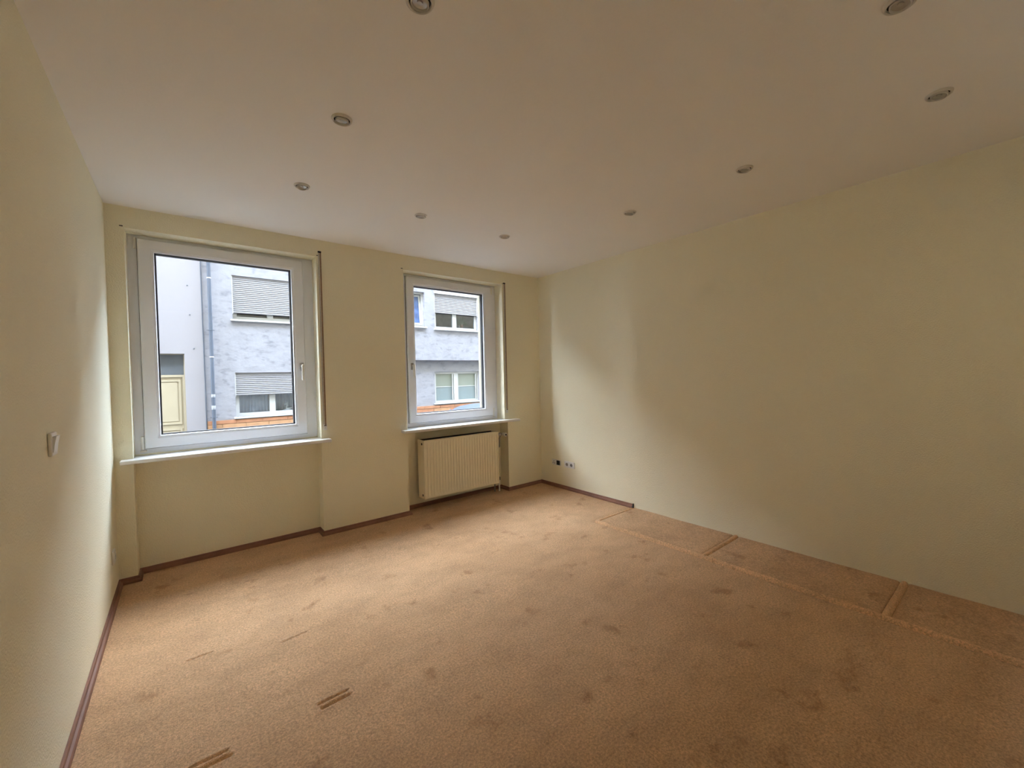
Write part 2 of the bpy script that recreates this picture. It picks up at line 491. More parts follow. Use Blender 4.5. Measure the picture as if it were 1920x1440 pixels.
mkobj('carpet_ridge', ridge(SX, SY, SX, YR, 0.046, 0.014, 1.0), MT['carpet_ridge'], floor)
mkobj('carpet_ridge', ridge(SX, SY - 0.004, XR, SY - 0.004, 0.030, 0.006, 2.0), MT['carpet_ridge'], floor)
for k, y in enumerate((1.457, 0.474, -0.51)):
    mkobj('carpet_ridge', ridge(SX, y, XR, y, 0.042, 0.013, 3.0 + k), MT['carpet_ridge'], floor)

# baseboards
PROF = [(0.0, 0.0), (0.021, 0.0), (0.021, 0.014), (0.0175, 0.020), (0.011, 0.0225), (0.009, 0.0245), (0.009, 0.035), (0.006, 0.0385), (0.0, 0.0385)]
bl = MB().sweep([(XL, YR), (XL, YB)], PROF).build('baseboard_left', MT['base'])
tag(bl, 'narrow brown skirting along the wall with the light switch', kind='structure')
path = [(XL, YB), (W1[0], YB), (W1[0], N1Y), (W1[1], N1Y), (W1[1], YB), (W2[0], YB), (W2[0], N2Y), (N2R, N2Y), (N2R, YB), (XR, YB)]
bb = MB().sweep(path, PROF).build('baseboard_back', MT['base'])
tag(bb, 'narrow brown skirting following the niches under the windows', kind='structure')
br = MB().sweep([(XR, YB), (XR, 2.424)], PROF).build('baseboard_right', MT['base'])
tag(br, 'short brown skirting piece by the wall sockets', kind='structure')
MB().prism([(XR + 0.001, 0.0), (XR - 0.022, 0.0), (XR - 0.022, 0.015), (XR - 0.012, 0.0245), (XR - 0.010, 0.038), (XR - 0.004, 0.042), (XR + 0.001, 0.042)], 'y', 2.412, 2.424).build('end_cap', MT['dark'], br)

# ------------------------------------------------------------------ windows
def window(idx, wx, sx, gxx, hinge, hx, label):
    x0, x1 = wx
    zc0, zc1 = 0.828, ZT
    root = empty('window_%d' % idx, ((x0 + x1) / 2, YF - 0.03, zc0))
    tag(root, label, kind='structure')
    sz = (0.869, 2.335); gz = (0.957, 2.247)
    b = MB()                                                           # fixed frame
    b.holed(x0 - 0.005, x1 + 0.005, zc0 - 0.01, zc1 + 0.005, 3.878, 3.955, [(sx[0] + 0.03, sx[1] - 0.03, sz[0] + 0.03, sz[1] - 0.03)])
    b.build('window_frame', MT['pvc'], root)
    sash = MB()                                                        # opening sash, mitred with sloped bead
    def ring(a, c):
        (ax0, ax1, az0, az1, ay), (cx0, cx1, cz0, cz1, cy) = a, c
        v = [(ax0, ay, az0), (ax1, ay, az0), (ax1, ay, az1), (ax0, ay, az1), (cx0, cy, cz0), (cx1, cy, cz0), (cx1, cy, cz1), (cx0, cy, cz1)]
        sash.poly(v, [[i, (i + 1) % 4, (i + 1) % 4 + 4, i + 4] for i in range(4)])
    R_ = [(sx[0], sx[1], sz[0], sz[1], 3.925), (sx[0], sx[1], sz[0], sz[1], 3.858), (sx[0] + 0.006, sx[1] - 0.006, sz[0] + 0.006, sz[1] - 0.006, 3.850),
          (gxx[0] - 0.020, gxx[1] + 0.020, gz[0] - 0.020, gz[1] + 0.020, 3.850), (gxx[0] - 0.017, gxx[1] + 0.017, gz[0] - 0.017, gz[1] + 0.017, 3.853),
          (gxx[0] - 0.004, gxx[1] + 0.004, gz[0] - 0.004, gz[1] + 0.004, 3.856), (gxx[0], gxx[1], gz[0], gz[1], 3.862), (gxx[0], gxx[1], gz[0], gz[1], 3.925)]
    for a, c in zip(R_, R_[1:] + R_[:1]): ring(a, c)
    so = sash.build('sash', MT['pvc'], root)
    MB().holed(gxx[0] - 0.001, gxx[1] + 0.001, gz[0] - 0.001, gz[1] + 0.001, 3.872, 3.879, [(gxx[0] + 0.005, gxx[1] - 0.005, gz[0] + 0.005, gz[1] - 0.005)]).build('gasket', MT['gasket'], root)
    MB().box(gxx[0] + 0.001, gxx[1] - 0.001, 3.8795, 3.8845, gz[0] + 0.001, gz[1] - 0.001).build('glass_pane', MT['glass'], root)
    MB().holed(gxx[0] - 0.001, gxx[1] + 0.001, gz[0] - 0.001, gz[1] + 0.001, 3.885, 3.912, [(gxx[0] + 0.009, gxx[1] - 0.009, gz[0] + 0.007, gz[1] - 0.007)]).build('spacer_bar', MT['gasket'], root)
    # dark joint between sash and frame
    MB().holed(sx[0] - 0.003, sx[1] + 0.003, sz[0] - 0.003, sz[1] + 0.003, 3.872, 3.8795, [(sx[0] + 0.01, sx[1] - 0.01, sz[0] + 0.01, sz[1] - 0.01)]).build('sash_seal', MT['gasket'], root)
    # handle
    hz = 1.437
    h = MB().box(hx - 0.0135, hx + 0.0135, 3.838, 3.851, hz - 0.034, hz + 0.034, 0.004).build('handle_rosette', MT['pewter'], root)
    g = MB().lathe([(0.009, 0), (0.009, 0.036)], 16, Matrix.Translation((hx, 3.839, hz + 0.005)) @ Matrix.Rotation(PI / 2, 4, 'X'))
    g.box(hx - 0.0095, hx + 0.0095, 3.797, 3.811, hz - 0.115, hz + 0.018, 0.005, 3)
    g.build('handle', MT['plastic'], root, smooth=True)
    # hinges
    ex = sx[0] - 0.011 if hinge < 0 else sx[1] + 0.011
    for (za, zb) in ((0.862, 0.955), (2.262, 2.338)):
        k = MB().lathe([(0.0075, za), (0.0095, za + 0.002), (0.0095, zb - 0.002), (0.0075, zb)], 16, Matrix.Translation((ex, 3.866, 0)))
        k.box(ex - 0.006, ex + 0.006, 3.868, 3.88, za + 0.005, zb - 0.005)
        k.build('hinge', MT['plastic'], root, smooth=True)
    k = MB().box(ex - 0.016, ex + 0.020, 3.856, 3.88, 0.845, 0.858, 0.003).build('corner_bearing', MT['plastic'], root)
    # inner sill board
    ends = {1: (-0.331, 0.968), 2: (1.618, 3.026)}[idx]
    s = MB()
    s.box(ends[0], ends[1], 3.650, YB - 0.0005, ZS, 0.8255, 0.004, 2)
    s.box(x0 + 0.0005, x1 - 0.0005, YB - 0.006, 3.8775, ZS, 0.8255)
    s.build('window_sill', MT['sill'], root, weld=False)
    # shutter box joint: two small dark slots at the head corners
    for sxx in (x0 - 0.022, x1 + 0.004):
        MB().box(sxx, sxx + 0.018, YB - 0.0012, YB + 0.004, ZT + 0.006, ZT + 0.012).build('shutter_box_slot', MT['dark'], root)
    # outside: metal sill, and shutter guide rails
    MB().prism([(3.955, 0.885), (4.165, 0.872), (4.165, 0.852), (4.16, 0.852), (4.16, 0.868), (3.955, 0.880)], 'x', {1: E1, 2: E2}[idx][0] + 0.001, {1: E1, 2: E2}[idx][1] - 0.001).build('outer_sill', MT['alu'], root)
    return root
window(1, W1, (-0.216, 0.828), (-0.127, 0.7375), -1, 0.797, 'white tilt window beside the light switch wall, with a cream door across the street')
window(2, W2, (1.762, 2.794), (1.846, 2.684), 1, 1.800, 'white tilt window above the cream radiator')

w3 = tag(empty('window_3', ((W3[0] + W3[1]) / 2, YR - 0.1, W3[2])), 'white window added behind the viewer for fill light', kind='structure')  # invented opening that lets fill light into the rear
MB().holed(W3[0] - 0.002, W3[1] + 0.002, W3[2] - 0.002, W3[3] + 0.002, YR - 0.14, YR - 0.07, [(W3[0] + 0.07, W3[1] - 0.07, W3[2] + 0.07, W3[3] - 0.07)]).build('window_frame', MT['pvc'], w3)  # frame of the added rear window
MB().box(W3[0] + 0.068, W3[1] - 0.068, YR - 0.11, YR - 0.105, W3[2] + 0.068, W3[3] - 0.068).build('glass_pane', MT['glass'], w3)  # pane of the added rear window
tag(MB().box(-6, 10, -5.2, -4.9, -0.3, 8.5).build('added_yard_reflector', MT['yard']), 'ochre wall added unseen to bounce light through the rear window', kind='structure')  # unseen wall added to block sky and bounce warm light
tag(MB().box(-6, 10, -4.9, YR - 0.2, -0.4, -0.3).build('added_yard_paving', MT['paving']), 'paving of the added back yard', kind='structure')
# roller shutter straps on the wall beside each window
def strap(x, ztop, label):
    root = tag(empty('shutter_strap', (x, YB, 0.895)), label, 'strap', 'shutter straps beside the windows')
    MB().box(x - 0.011, x - 0.001, YB - 0.0085, YB - 0.0065, 0.945, ztop).build('strap_band', MT['strap_g'], root)
    MB().box(x + 0.002, x + 0.013, YB - 0.0075, YB - 0.0055, 0.935, ztop).build('strap_band', MT['strap_b'], root)
    i = MB().box(x - 0.012, x + 0.014, YB - 0.011, YB - 0.0005, ztop, ztop + 0.014, 0.002).build('strap_inlet', MT['dark'], root)
    p = MB()
    p.holed(x - 0.013, x + 0.019, 0.896, 0.946, YB - 0.006, YB - 0.0005, [(x - 0.004, x + 0.015, 0.930, 0.939)])
    pl = p.build('winder_plate', MT['plastic'], root)
    MB().box(x - 0.004, x + 0.015, YB - 0.003, YB - 0.0008, 0.930, 0.939).build('strap_slot', MT['dark'], root)
    MB().lathe([(0.003, 0), (0.003, 0.0015)], 12, Matrix.Translation((x + 0.004, YB - 0.006, 0.914)) @ Matrix.Rotation(PI / 2, 4, 'X')).build('screw', MT['pewter'], root)
    return root
strap(0.935, 2.392, 'shutter strap with winder plate on the pier between the two windows')
strap(2.895, 2.365, 'shutter strap with winder plate between radiator window and room corner')

# ------------------------------------------------------------------ radiator
rx0, rx1, rz0, rz1, ry0, ry1 = 1.832, 2.745, 0.121, 0.700, 3.700, 3.842
rad = tag(empty('radiator', ((rx0 + rx1) / 2, ry1, rz0)), 'cream ribbed panel radiator mounted in the niche under the window', 'radiator')
def ribbed(y, sgn, name):
    n_rib, sub = 27, 10
    xa, xb = rx0 + 0.012, rx1 - 0.012
    zs_ = [rz0, rz0 + 0.004, rz0 + 0.018, rz0 + 0.030, rz0 + 0.048, (rz0 + rz1) / 2, rz1 - 0.048, rz1 - 0.030, rz1 - 0.018, rz1 - 0.004, rz1]
    am = [0, 0, 0, 0.45, 1, 1, 1, 0.45, 0, 0, 0]
    v, f, n = [], [], n_rib * sub + 1
    for z, a, e in zip(zs_, am, [1, 0, 0, 0, 0, 0, 0, 0, 0, 0, 1]):
        for i in range(n):
            t = i / sub % 1.0
            g = max(0.0, math.sin(PI * t)) ** 1.5
            v.append((xa + (xb - xa) * i / (n - 1), y + sgn * (0.004 * e + 0.012 * a * (1 - g)), z))
    m = len(zs_)
    v += [(p[0], y + sgn * 0.019, p[2]) for p in v[:]]
    for j in range(m - 1):
        for i in range(n - 1):
            a0 = j * n + i
            f.append([a0, a0 + 1, a0 + n + 1, a0 + n])
            o = m * n
            f.append([o + a0, o + a0 + n, o + a0 + n + 1, o + a0 + 1])
    for i in range(n - 1):
        f.append([i, i + 1, m * n + i + 1, m * n + i])
        k = (m - 1) * n + i
        f.append([k, k + 1, m * n + k + 1, m * n + k])
    return MB().poly(v, f).build(name, MT['rad'], rad, smooth=True, angle=35)
ribbed(ry0, 1, 'front_panel')
ribbed(ry1, -1, 'rear_panel').data.materials[0] = MT['fin']  # rear panel coloured dark as painted shade
MB().box(rx0 + 0.012, rx1 - 0.012, ry0 + 0.0195, ry1 - 0.019, rz1 - 0.016, rz1 - 0.008).build('painted_inner_shade', MT['fin'], rad)  # dark sheet painting the shade between the panels
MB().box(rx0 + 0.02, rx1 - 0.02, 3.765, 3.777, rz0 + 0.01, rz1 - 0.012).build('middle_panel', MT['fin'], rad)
for ya, yb in ((3.720, 3.763), (3.779, 3.822)):                       # folded convector fins
    pts, K = [], 60
    for k in range(K + 1):
        x = rx0 + 0.03 + (rx1 - rx0 - 0.06) * k / K
        pts.append((x, ya if k % 2 else yb))
    v = [(p[0], p[1], rz0 + 0.02) for p in pts] + [(p[0], p[1], rz1 - 0.03) for p in pts]
    MB().poly(v, [[i, i + 1, K + 2 + i, K + 1 + i] for i in range(K)]).build('convector_fins', MT['fin'], rad)
for x, s in ((rx0, 1), (rx1, -1)):
    xa, xb = (x, x + 0.012) if s > 0 else (x - 0.012, x)
    sc = MB().box(xa, xb, ry0 - 0.001, ry1, rz0, rz1 + 0.003, 0.003).build('side_cover', MT['rad'], rad)
    for z in (rz0 + 0.035, rz1 - 0.035):
        xx = xa - 0.002 if s > 0 else xb + 0.002
        MB().lathe([(0.012, 0), (0.012, 0.006), (0.008, 0.007)], 14, Matrix.Translation((xa + (0.004 if s > 0 else 0.008), 3.745, z)) @ Matrix.Rotation(-s * PI / 2, 4, 'Y')).build('end_plug', MT['fin'], rad)
MB().box(rx0 + 0.012, rx1 - 0.012, ry0 + 0.002, ry0 + 0.012, rz1, rz1 + 0.004).build('top_rim', MT['rad'], rad)
for x in (rx0 + 0.16, rx1 - 0.16):
    MB().box(x - 0.012, x + 0.012, ry1 - 0.01, N2Y, rz0 + 0.05, rz1 - 0.05).build('wall_bracket', MT['fin'], rad)
v = MB()
v.tube([(rx1 - 0.005, 3.775, 0.655), (2.845, 3.775, 0.655)], 0.012, 14)
v.lathe([(0.017, 0), (0.019, 0.006), (0.019, 0.026), (0.014, 0.032)], 18, Matrix.Translation((2.800, 3.775, 0.655)) @ Matrix.Rotation(PI / 2, 4, 'Y'))
v.tube([(2.845, 3.775, 0.655), (2.852, 3.775, 0.655), (2.852, 3.80, 0.640), (2.852, 3.83, 0.60), (2.852, 3.83, 0.5)], 0.009, 12)
v.build('valve', MT['pewter'], rad, smooth=True)
t = MB().lathe([(0.015, 0), (0.021, 0.006), (0.0225, 0.03), (0.0215, 0.05), (0.019, 0.054), (0.012, 0.055)], 20,
               Matrix.Translation((2.868, 3.778, 0.650)) @ Matrix.Rotation(PI / 2, 4, 'X')).build('thermostat_head', MT['plastic'], rad, smooth=True)
MB().lathe([(0.0115, 0), (0.0105, 0.0015)], 16, Matrix.Translation((2.868, 3.7230, 0.650)) @ Matrix.Rotation(PI / 2, 4, 'X')).build('thermostat_cap', MT['dark'], rad)
MB().tube([(2.815, 3.80, 0.0), (2.815, 3.80, 0.115), (2.806, 3.80, 0.145), (rx1 - 0.01, 3.79, 0.15)], 0.009, 12).build('pipe', MT['plastic'], rad, smooth=True)
MB().lathe([(0.014, 0), (0.015, 0.004), (0.015, 0.03), (0.011, 0.036)], 16, Matrix.Translation((2.812, 3.80, 0.128))).build('lockshield_valve', MT['fin'], rad, smooth=True)
MB().tube([(2.762, 3.815, 0.0), (2.762, 3.815, 0.2), (2.762, 3.83, 0.5), (2.852, 3.83, 0.5)], 0.008, 12).build('pipe', MT['pewter'], rad, smooth=True)

# ------------------------------------------------------------------ ceiling spotlights
def downlight(x, y, tilt, az, label):
    root = tag(empty('ceiling_spotlight', (x, y, H)), label, 'ceiling light', 'recessed ceiling spotlights')
    T = Matrix.Translation((x, y, H))
    MB().lathe([(0.0335, 0.0), (0.0345, -0.008), (0.0375, -0.0105), (0.0415, -0.0085), (0.0445, -0.003), (0.0447, 0.0)], 40, T).build('trim_ring', MT['ring'], root, smooth=True)
    G = T @ Matrix.Translation((0, 0, -0.007)) @ Matrix.Rotation(az, 4, 'Z') @ Matrix.Rotation(tilt, 4, 'X')
    MB().lathe([(0.0240, 0.004), (0.0243, -0.005), (0.0258, -0.0075), (0.0282, -0.0055), (0.0286, 0.004)], 36, G).build('gimbal_ring', MT['ring'], root, smooth=True)
    MB().lathe([(0.0338, 0.006), (0.0338, 0.0065)], 28, T @ Matrix.Translation((0, 0, -0.0075))).build('dark_gap', MT['dark'], root)
    L_ = MB().lathe([(0.0240, 0.003), (0.0225, -0.002), (0.016, 0.0005), (0.009, 0.0015), (0.0085, -0.001), (0.0, -0.002)], 28, G)
    L_.build('lamp', MT['lampglass'], root, smooth=True)
    return root
for x, y, ti, az, lb in [
    (0.615, 1.188, 0.16, 0.3, 'ceiling spotlight cut by the top edge of the picture, nearest the light switch wall'),
    (0.600, 1.940, 0.14, -0.3, 'large looking ceiling spotlight second from the top edge, in front of the switch-side window'),
    (0.602, 2.745, -0.22, 0.1, 'tilted ceiling spotlight nearest the top of the switch-side window'),
    (1.390, 2.757, 0.10, 0.2, 'ceiling spotlight above the pier between the two windows'),
    (2.163, 2.766, 0.10, -0.2, 'ceiling spotlight above the radiator window'),
    (2.598, 1.827, 0.18, 0.9, 'ceiling spotlight nearest the socket corner along the long bare wall'),
    (2.596, 1.038, 0.18, 0.9, 'middle ceiling spotlight of three along the long bare wall'),
    (2.589, 0.246, 0.18, 0.9, 'ceiling spotlight along the long bare wall farthest from the windows'),
    (1.843, 0.262, 0.15, 0.9, 'ceiling spotlight cut by the top edge near the picture corner')]:
    downlight(x, y, ti, az, lb)

# ------------------------------------------------------------------ switch and sockets
Mleft = Matrix(((0, 0, 1, XL), (-1, 0, 0, 0), (0, 1, 0, 0), (0, 0, 0, 1)))     # local x -> -y, y -> z, z -> into room
Mright = Matrix(((0, 0, -1, XR), (1, 0, 0, 0), (0, 1, 0, 0), (0, 0, 0, 1)))
def place(M_, y, z):
    m = M_.copy(); m[1][3] = y; m[2][3] = z; return m

m = place(Mleft, 2.118, 1.124)
sw = tag(empty('light_switch', (XL, 2.118, 1.084)), 'white rocker light switch on the papered wall', 'switch')
MB().box(-0.04, 0.04, -0.04, 0.04, 0.0005, 0.011, 0.004, 3).xf(m).build('switch_frame', MT['plastic'], sw)
rk = MB().prism([(-0.0275, 0.0095), (0.0275, 0.0095), (0.0275, 0.0205), (0.0, 0.0155), (-0.0275, 0.0125)], 'x', -0.0275, 0.0275)
rk.xf(m).build('rocker', MT['plastic'], sw)

def schuko(b_parent, m, cx_):
    T = m @ Matrix.Translation((cx_, 0, 0))
    MB().box(-0.0275, 0.0275, -0.0275, 0.0275, 0.009, 0.0125, 0.0015).xf(T).build('socket_insert', MT['plastic'], b_parent)
    MB().lathe([(0.0245, 0.0126), (0.0215, 0.0145), (0.0205, 0.0145), (0.0195, 0.0128), (0.0, 0.0128)], 28, T).build('socket_rim', MT['plastic'], b_parent, smooth=True)
    MB().lathe([(0.0192, 0.0129), (0.0, 0.0131)], 28, T).build('socket_well', MT['pewter'], b_parent)
    for s in (-1, 1):
        MB().lathe([(0.0035, 0.0131), (0.0, 0.0136)], 12, T @ Matrix.Translation((s * 0.0095, 0, 0))).build('pin_hole', MT['dark'], b_parent)
        MB().box(-0.003, 0.003, s * 0.0165 - 0.002, s * 0.0165 + 0.002, 0.013, 0.0145).xf(T).build('earth_clip', MT['chrome'], b_parent)

m = place(Mright, 3.263, 0.292)
ds = tag(empty('double_socket', (XR, 3.263, 0.257)), 'white double power socket just right of the phone socket', 'socket')
MB().box(-0.0765, 0.0765, -0.036, 0.036, 0.0005, 0.0105, 0.003, 3).xf(m).build('cover_frame', MT['plastic'], ds)
schuko(ds, m, -0.0345); schuko(ds, m, 0.0345)

m = place(Mright, 3.473, 0.290)
ps = tag(empty('phone_socket', (XR, 3.473, 0.257)), 'white phone and cable socket with one black empty insert in the room corner', 'socket')
MB().box(-0.0705, 0.0705, -0.033, 0.033, 0.0005, 0.0105, 0.003, 3).xf(m).build('cover_frame', MT['plastic'], ps)
MB().box(-0.062, -0.008, -0.026, 0.026, 0.0100, 0.0120, 0.001).xf(m).build('empty_insert', MT['dark'], ps)
MB().box(0.008, 0.062, -0.027, 0.027, 0.0095, 0.0125, 0.0015).xf(m).build('jack_insert', MT['plastic'], ps)
for dx, dz in ((0.0, 0.011), (-0.013, -0.009), (0.013, -0.009)):
    MB().lathe([(0.0058, 0.0126), (0.0, 0.0131)], 14, m @ Matrix.Translation((0.035 + dx, dz, 0))).build('jack_hole', MT['dark'], ps)

m = place(Mleft, 3.492, 0.272)
ss = tag(empty('single_socket', (XL, 3.492, 0.232)), 'white single power socket low on the wall beside the window niche', 'socket')
MB().box(-0.04, 0.04, -0.04, 0.04, 0.0005, 0.0105, 0.003, 3).xf(m).build('cover_frame', MT['plastic'], ss)
schuko(ss, m, 0.0)

# ------------------------------------------------------------------ the street
tag(MB().box(-22, 28, 4.125, 14.5, -1.20, -1.0).build('road', MT['asphalt']), 'asphalt street between the two house rows', kind='structure')
tag(MB().box(-22, 28, 11.3, 12.78, -1.05, -0.90, 0.02).build('sidewalk', MT['paving']), 'grey paving in front of the houses opposite', kind='structure')

SKY_TOP = 8.15                              # eaves of the houses opposite
FY = 13.0                                   # face of the weathered house
GY = -0.95

def opening_frame(parent, x0, x1, z0, z1, y, fw_=0.07, mull=None, dep=0.07):
    """white window frame with one or two casements; returns glazed rectangles"""
    holes = []
    if mull:
        a, c = mull
        holes = [(x0 + fw_, a, z0 + fw_, z1 - fw_), (c, x1 - fw_, z0 + fw_, z1 - fw_)]
    else:
        holes = [(x0 + fw_, x1 - fw_, z0 + fw_, z1 - fw_)]
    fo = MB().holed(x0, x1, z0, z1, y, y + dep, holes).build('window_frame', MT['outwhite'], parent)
    return fo, holes

def pane(parent, h, y, mat='oglass', name='pane', tilt=0):
    return MB().box(h[0] - 0.005, h[1] + 0.005, y, y + 0.012, h[2] - 0.005, h[3] + 0.005).build(name, MT[mat], parent)

def shutter(parent, x0, x1, ztop, zbot, y, pitch_=0.048):
    n = int(round((ztop - zbot) / pitch_))
    p = (ztop - zbot) / n
    root = MB().box(x0, x1, y + 0.018, y + 0.022, zbot, ztop).build('roller_shutter', MT['slat'], parent)
    for xa in (x0 - 0.02, x1 - 0.002):
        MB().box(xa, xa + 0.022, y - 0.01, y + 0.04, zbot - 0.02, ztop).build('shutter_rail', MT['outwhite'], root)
    pts = [(y + 0.016, 0.002), (y + 0.006, 0.004), (y, p * 0.35), (y, p * 0.7), (y + 0.006, p - 0.006), (y + 0.016, p - 0.004)]
    m0 = None
    for k in range(n):
        if m0 is None:
            o = MB().prism(pts, 'x', x0, x1).build('slat', MT['slat'])
            m0 = o.data
        else:
            o = mkobj('slat', m0)
        o.parent = root
        o.matrix_parent_inverse = Matrix.Identity(4)
        o.location = (0, 0, zbot + k * p)
    return root

def outer_sill(parent, x0, x1, z, y):
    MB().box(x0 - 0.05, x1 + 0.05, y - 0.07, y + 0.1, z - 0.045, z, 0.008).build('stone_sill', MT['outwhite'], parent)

# --- weathered house
BY = FY - 0.20                              # projecting upper storey on one side
def sc(x, z):                               # same sight line moved to the projecting plane
    k = BY / FY
    return x * k, 1.328 + (z - 1.328) * k
A = (1.085, 2.87, 2.945, 4.10)
B_ = (1.085, 2.87, 0.385, 1.55)
cx1, cz0 = sc(6.60, 3.05); _, cz1 = sc(6.6, 4.24); C_ = (cx1 - 0.95, cx1, cz0, cz1)
dx0, dz0 = sc(6.985, 3.01); dx1, dz1 = sc(8.79, 4.25); D_ = (dx0, dx1, dz0, dz1)
E_ = (6.92, 8.79, 0.40, 1.50)
OZ = sc(0, 1.91)[1]
house = tag(empty('weathered_house', (5.0, FY, GY)), 'weathered pale house across the street with roller shutters and orange stone plinth', 'building')
MB().holed(0.45, 22.0, GY, SKY_TOP, FY, FY + 0.3, [A, B_, E_, (4.6, 22.0, OZ + 0.02, SKY_TOP - 0.02)]).build('wall', MT['plaster'], house, weld=False)
MB().holed(4.4, 22.0, OZ, SKY_TOP, BY, FY + 0.001, [C_, D_]).build('projecting_storey', MT['plaster'], house, weld=False)
MB().box(0.5, 21.9, FY + 1.1, FY + 6, GY, SKY_TOP - 0.02).build('room_back', MT['room'], house)
for z in (0.1, 1.95, 4.5):
    MB().box(0.5, 21.9, FY + 0.3, FY + 1.1, z - 0.05, z).build('floor_slab', MT['room'], house)
MB().prism([(BY - 0.35, SKY_TOP), (FY + 6.2, SKY_TOP), (FY + 2.9, SKY_TOP + 1.3)], 'x', 0.45, 22.0).build('roof', MT['roof'], house)
# window A, upper storey
f_, hs = opening_frame(house, A[0], A[1], A[2], 3.95, FY + 0.12, 0.10, (1.885, 2.03))
for h in hs: pane(f_, h, FY + 0.15)
shutter(house, A[0] + 0.02, A[1] - 0.02, A[3], 3.12, FY + 0.03, 0.052)
outer_sill(house, A[0], A[1], A[2], FY)
# window B, below it
f_, hs = opening_frame(house, B_[0], B_[1], B_[2], 1.45, FY + 0.12, 0.09, (1.875, 2.02))
for h in hs: pane(f_, h, FY + 0.15)
shutter(house, B_[0] + 0.02, B_[1] - 0.02, B_[3], 0.945, FY + 0.03, 0.052)
outer_sill(house, B_[0], B_[1], B_[2], FY)
# window C, narrow with tilted sash
f_, hs = opening_frame(house, C_[0], C_[1], C_[2], C_[3], BY + 0.10, 0.06)
h = hs[0]
sa, sh = opening_frame(house, h[0] + 0.005, h[1] - 0.005, h[2] + 0.005, h[3] - 0.005, BY + 0.09, 0.07, dep=0.05)
sa.name = 'tilted_sash'
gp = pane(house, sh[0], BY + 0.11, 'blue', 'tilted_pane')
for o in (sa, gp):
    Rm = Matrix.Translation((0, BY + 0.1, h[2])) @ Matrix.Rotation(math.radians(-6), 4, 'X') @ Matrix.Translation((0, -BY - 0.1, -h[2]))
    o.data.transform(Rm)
outer_sill(house, C_[0], C_[1], C_[2], BY)
# window D, wide with half-closed shutter and lintel band
f_, hs = opening_frame(house, D_[0], D_[1], D_[2], D_[3] - 0.1, BY + 0.10, 0.09, sc(7.75, 0)[:1] + sc(7.91, 0)[:1])
for h in hs: pane(f_, h, BY + 0.13)
shutter(house, D_[0] + 0.02, D_[1] - 0.02, D_[3], sc(0, 3.575)[1], BY + 0.03, 0.056)
MB().box(D_[0] - 0.02, D_[1] + 0.02, BY - 0.02, BY + 0.03, D_[3], D_[3] + 0.10).build('lintel_band', MT['outwhite'], house)
outer_sill(house, D_[0], D_[1], D_[2], BY)
# window E, ground floor with frosted lower halves
f_, hs = opening_frame(house, E_[0], E_[1], E_[2], E_[3], FY + 0.06, 0.075, (7.72, 7.90))
for h in hs:
    zm = 0.965
    pane(f_, (h[0], h[1], h[2], zm - 0.012), FY + 0.09, 'frost', 'frosted_pane')
    pane(f_, (h[0], h[1], zm + 0.012, h[3]), FY + 0.09, 'green_pane', 'upper_pane')
    MB().box(h[0], h[1], FY + 0.08, FY + 0.11, zm - 0.012, zm + 0.012).build('glazing_bar', MT['outwhite'], f_)
    MB().box(h[1] - 0.070, h[1] - 0.040, FY + 0.045, FY + 0.075, h[2] + 0.01, h[3] - 0.01).build('casement_stile', MT['outwhite'], f_)
outer_sill(house, E_[0], E_[1], E_[2], FY)
# stone plinth of single tiles
MB().box(0.47, 22.0, FY - 0.03, FY, GY, 0.325).build('plinth_backing', MT['mortar'], house)
random.seed(3)
row_z = [(0.235, 0.325), (0.03, 0.228), (-0.20, 0.023), (-0.45, -0.207), (-0.80, -0.457)]
tile_cache = {}
for r_, (z0, z1) in enumerate(row_z):
    x = 0.48 - 0.3 * (r_ % 2)
    while x < 9.5:
        w = random.choice((0.52, 0.60, 0.66)) if r_ else 0.60
        a, c = max(x, 0.48), min(x + w, 9.6)
        if c - a > 0.08:
            key = (round(c - a, 2), r_)
            if key not in tile_cache:
                tile_cache[key] = [None, None]
            k = random.random() < (0.8 if r_ == 0 else 0.25)
            if tile_cache[key][k] is None:
                o = MB().box(0.004, c - a - 0.004, -0.016, 0.0, 0, z1 - z0 - 0.007).build('plinth_tile', MT['tile2' if k else 'tile'])
                tile_cache[key][k] = o.data
            else:
                o = mkobj('plinth_tile', tile_cache[key][k])
            o.parent = house
            o.matrix_parent_inverse = Matrix.Translation(house.location).inverted()
            o.location = (a, FY - 0.03 + random.uniform(-0.004, 0.004), z0)
        x += w
# rain pipe, its collars and clips
px_ = 0.607
py_ = FY - 0.09
MB().tube([(px_, py_, -0.8), (px_, py_, SKY_TOP - 0.05)], 0.040, 18).build('rain_pipe', MT['pipe'], house, smooth=True)
for z in (3.93, 1.94):
    MB().lathe([(0.043, 0), (0.046, 0.006), (0.046, 0.022), (0.043, 0.028)], 18, Matrix.Translation((px_, py_, z))).build('pipe_joint', MT['outwhite'], house, smooth=True)
for z, hh in ((0.93, 0.075), (0.62, 0.10)):
    MB().lathe([(0.042, 0), (0.044, 0.004), (0.044, hh - 0.004), (0.042, hh)], 18, Matrix.Translation((px_, py_, z))).build('pipe_collar', MT['pipe_l'], house, smooth=True)
for z in (2.62, 0.41, 5.2):
    k = MB().lathe([(0.042, 0), (0.048, 0.003), (0.048, 0.02), (0.042, 0.023)], 18, Matrix.Translation((px_, py_, z)))
    k.box(px_ - 0.085, px_ + 0.085, py_ + 0.01, py_ + 0.02, z + 0.004, z + 0.018)
    k.box(px_ - 0.006, px_ + 0.006, py_, FY + 0.01, z + 0.004, z + 0.018)
    k.build('pipe_clip', MT['pipe'], house, smooth=True)

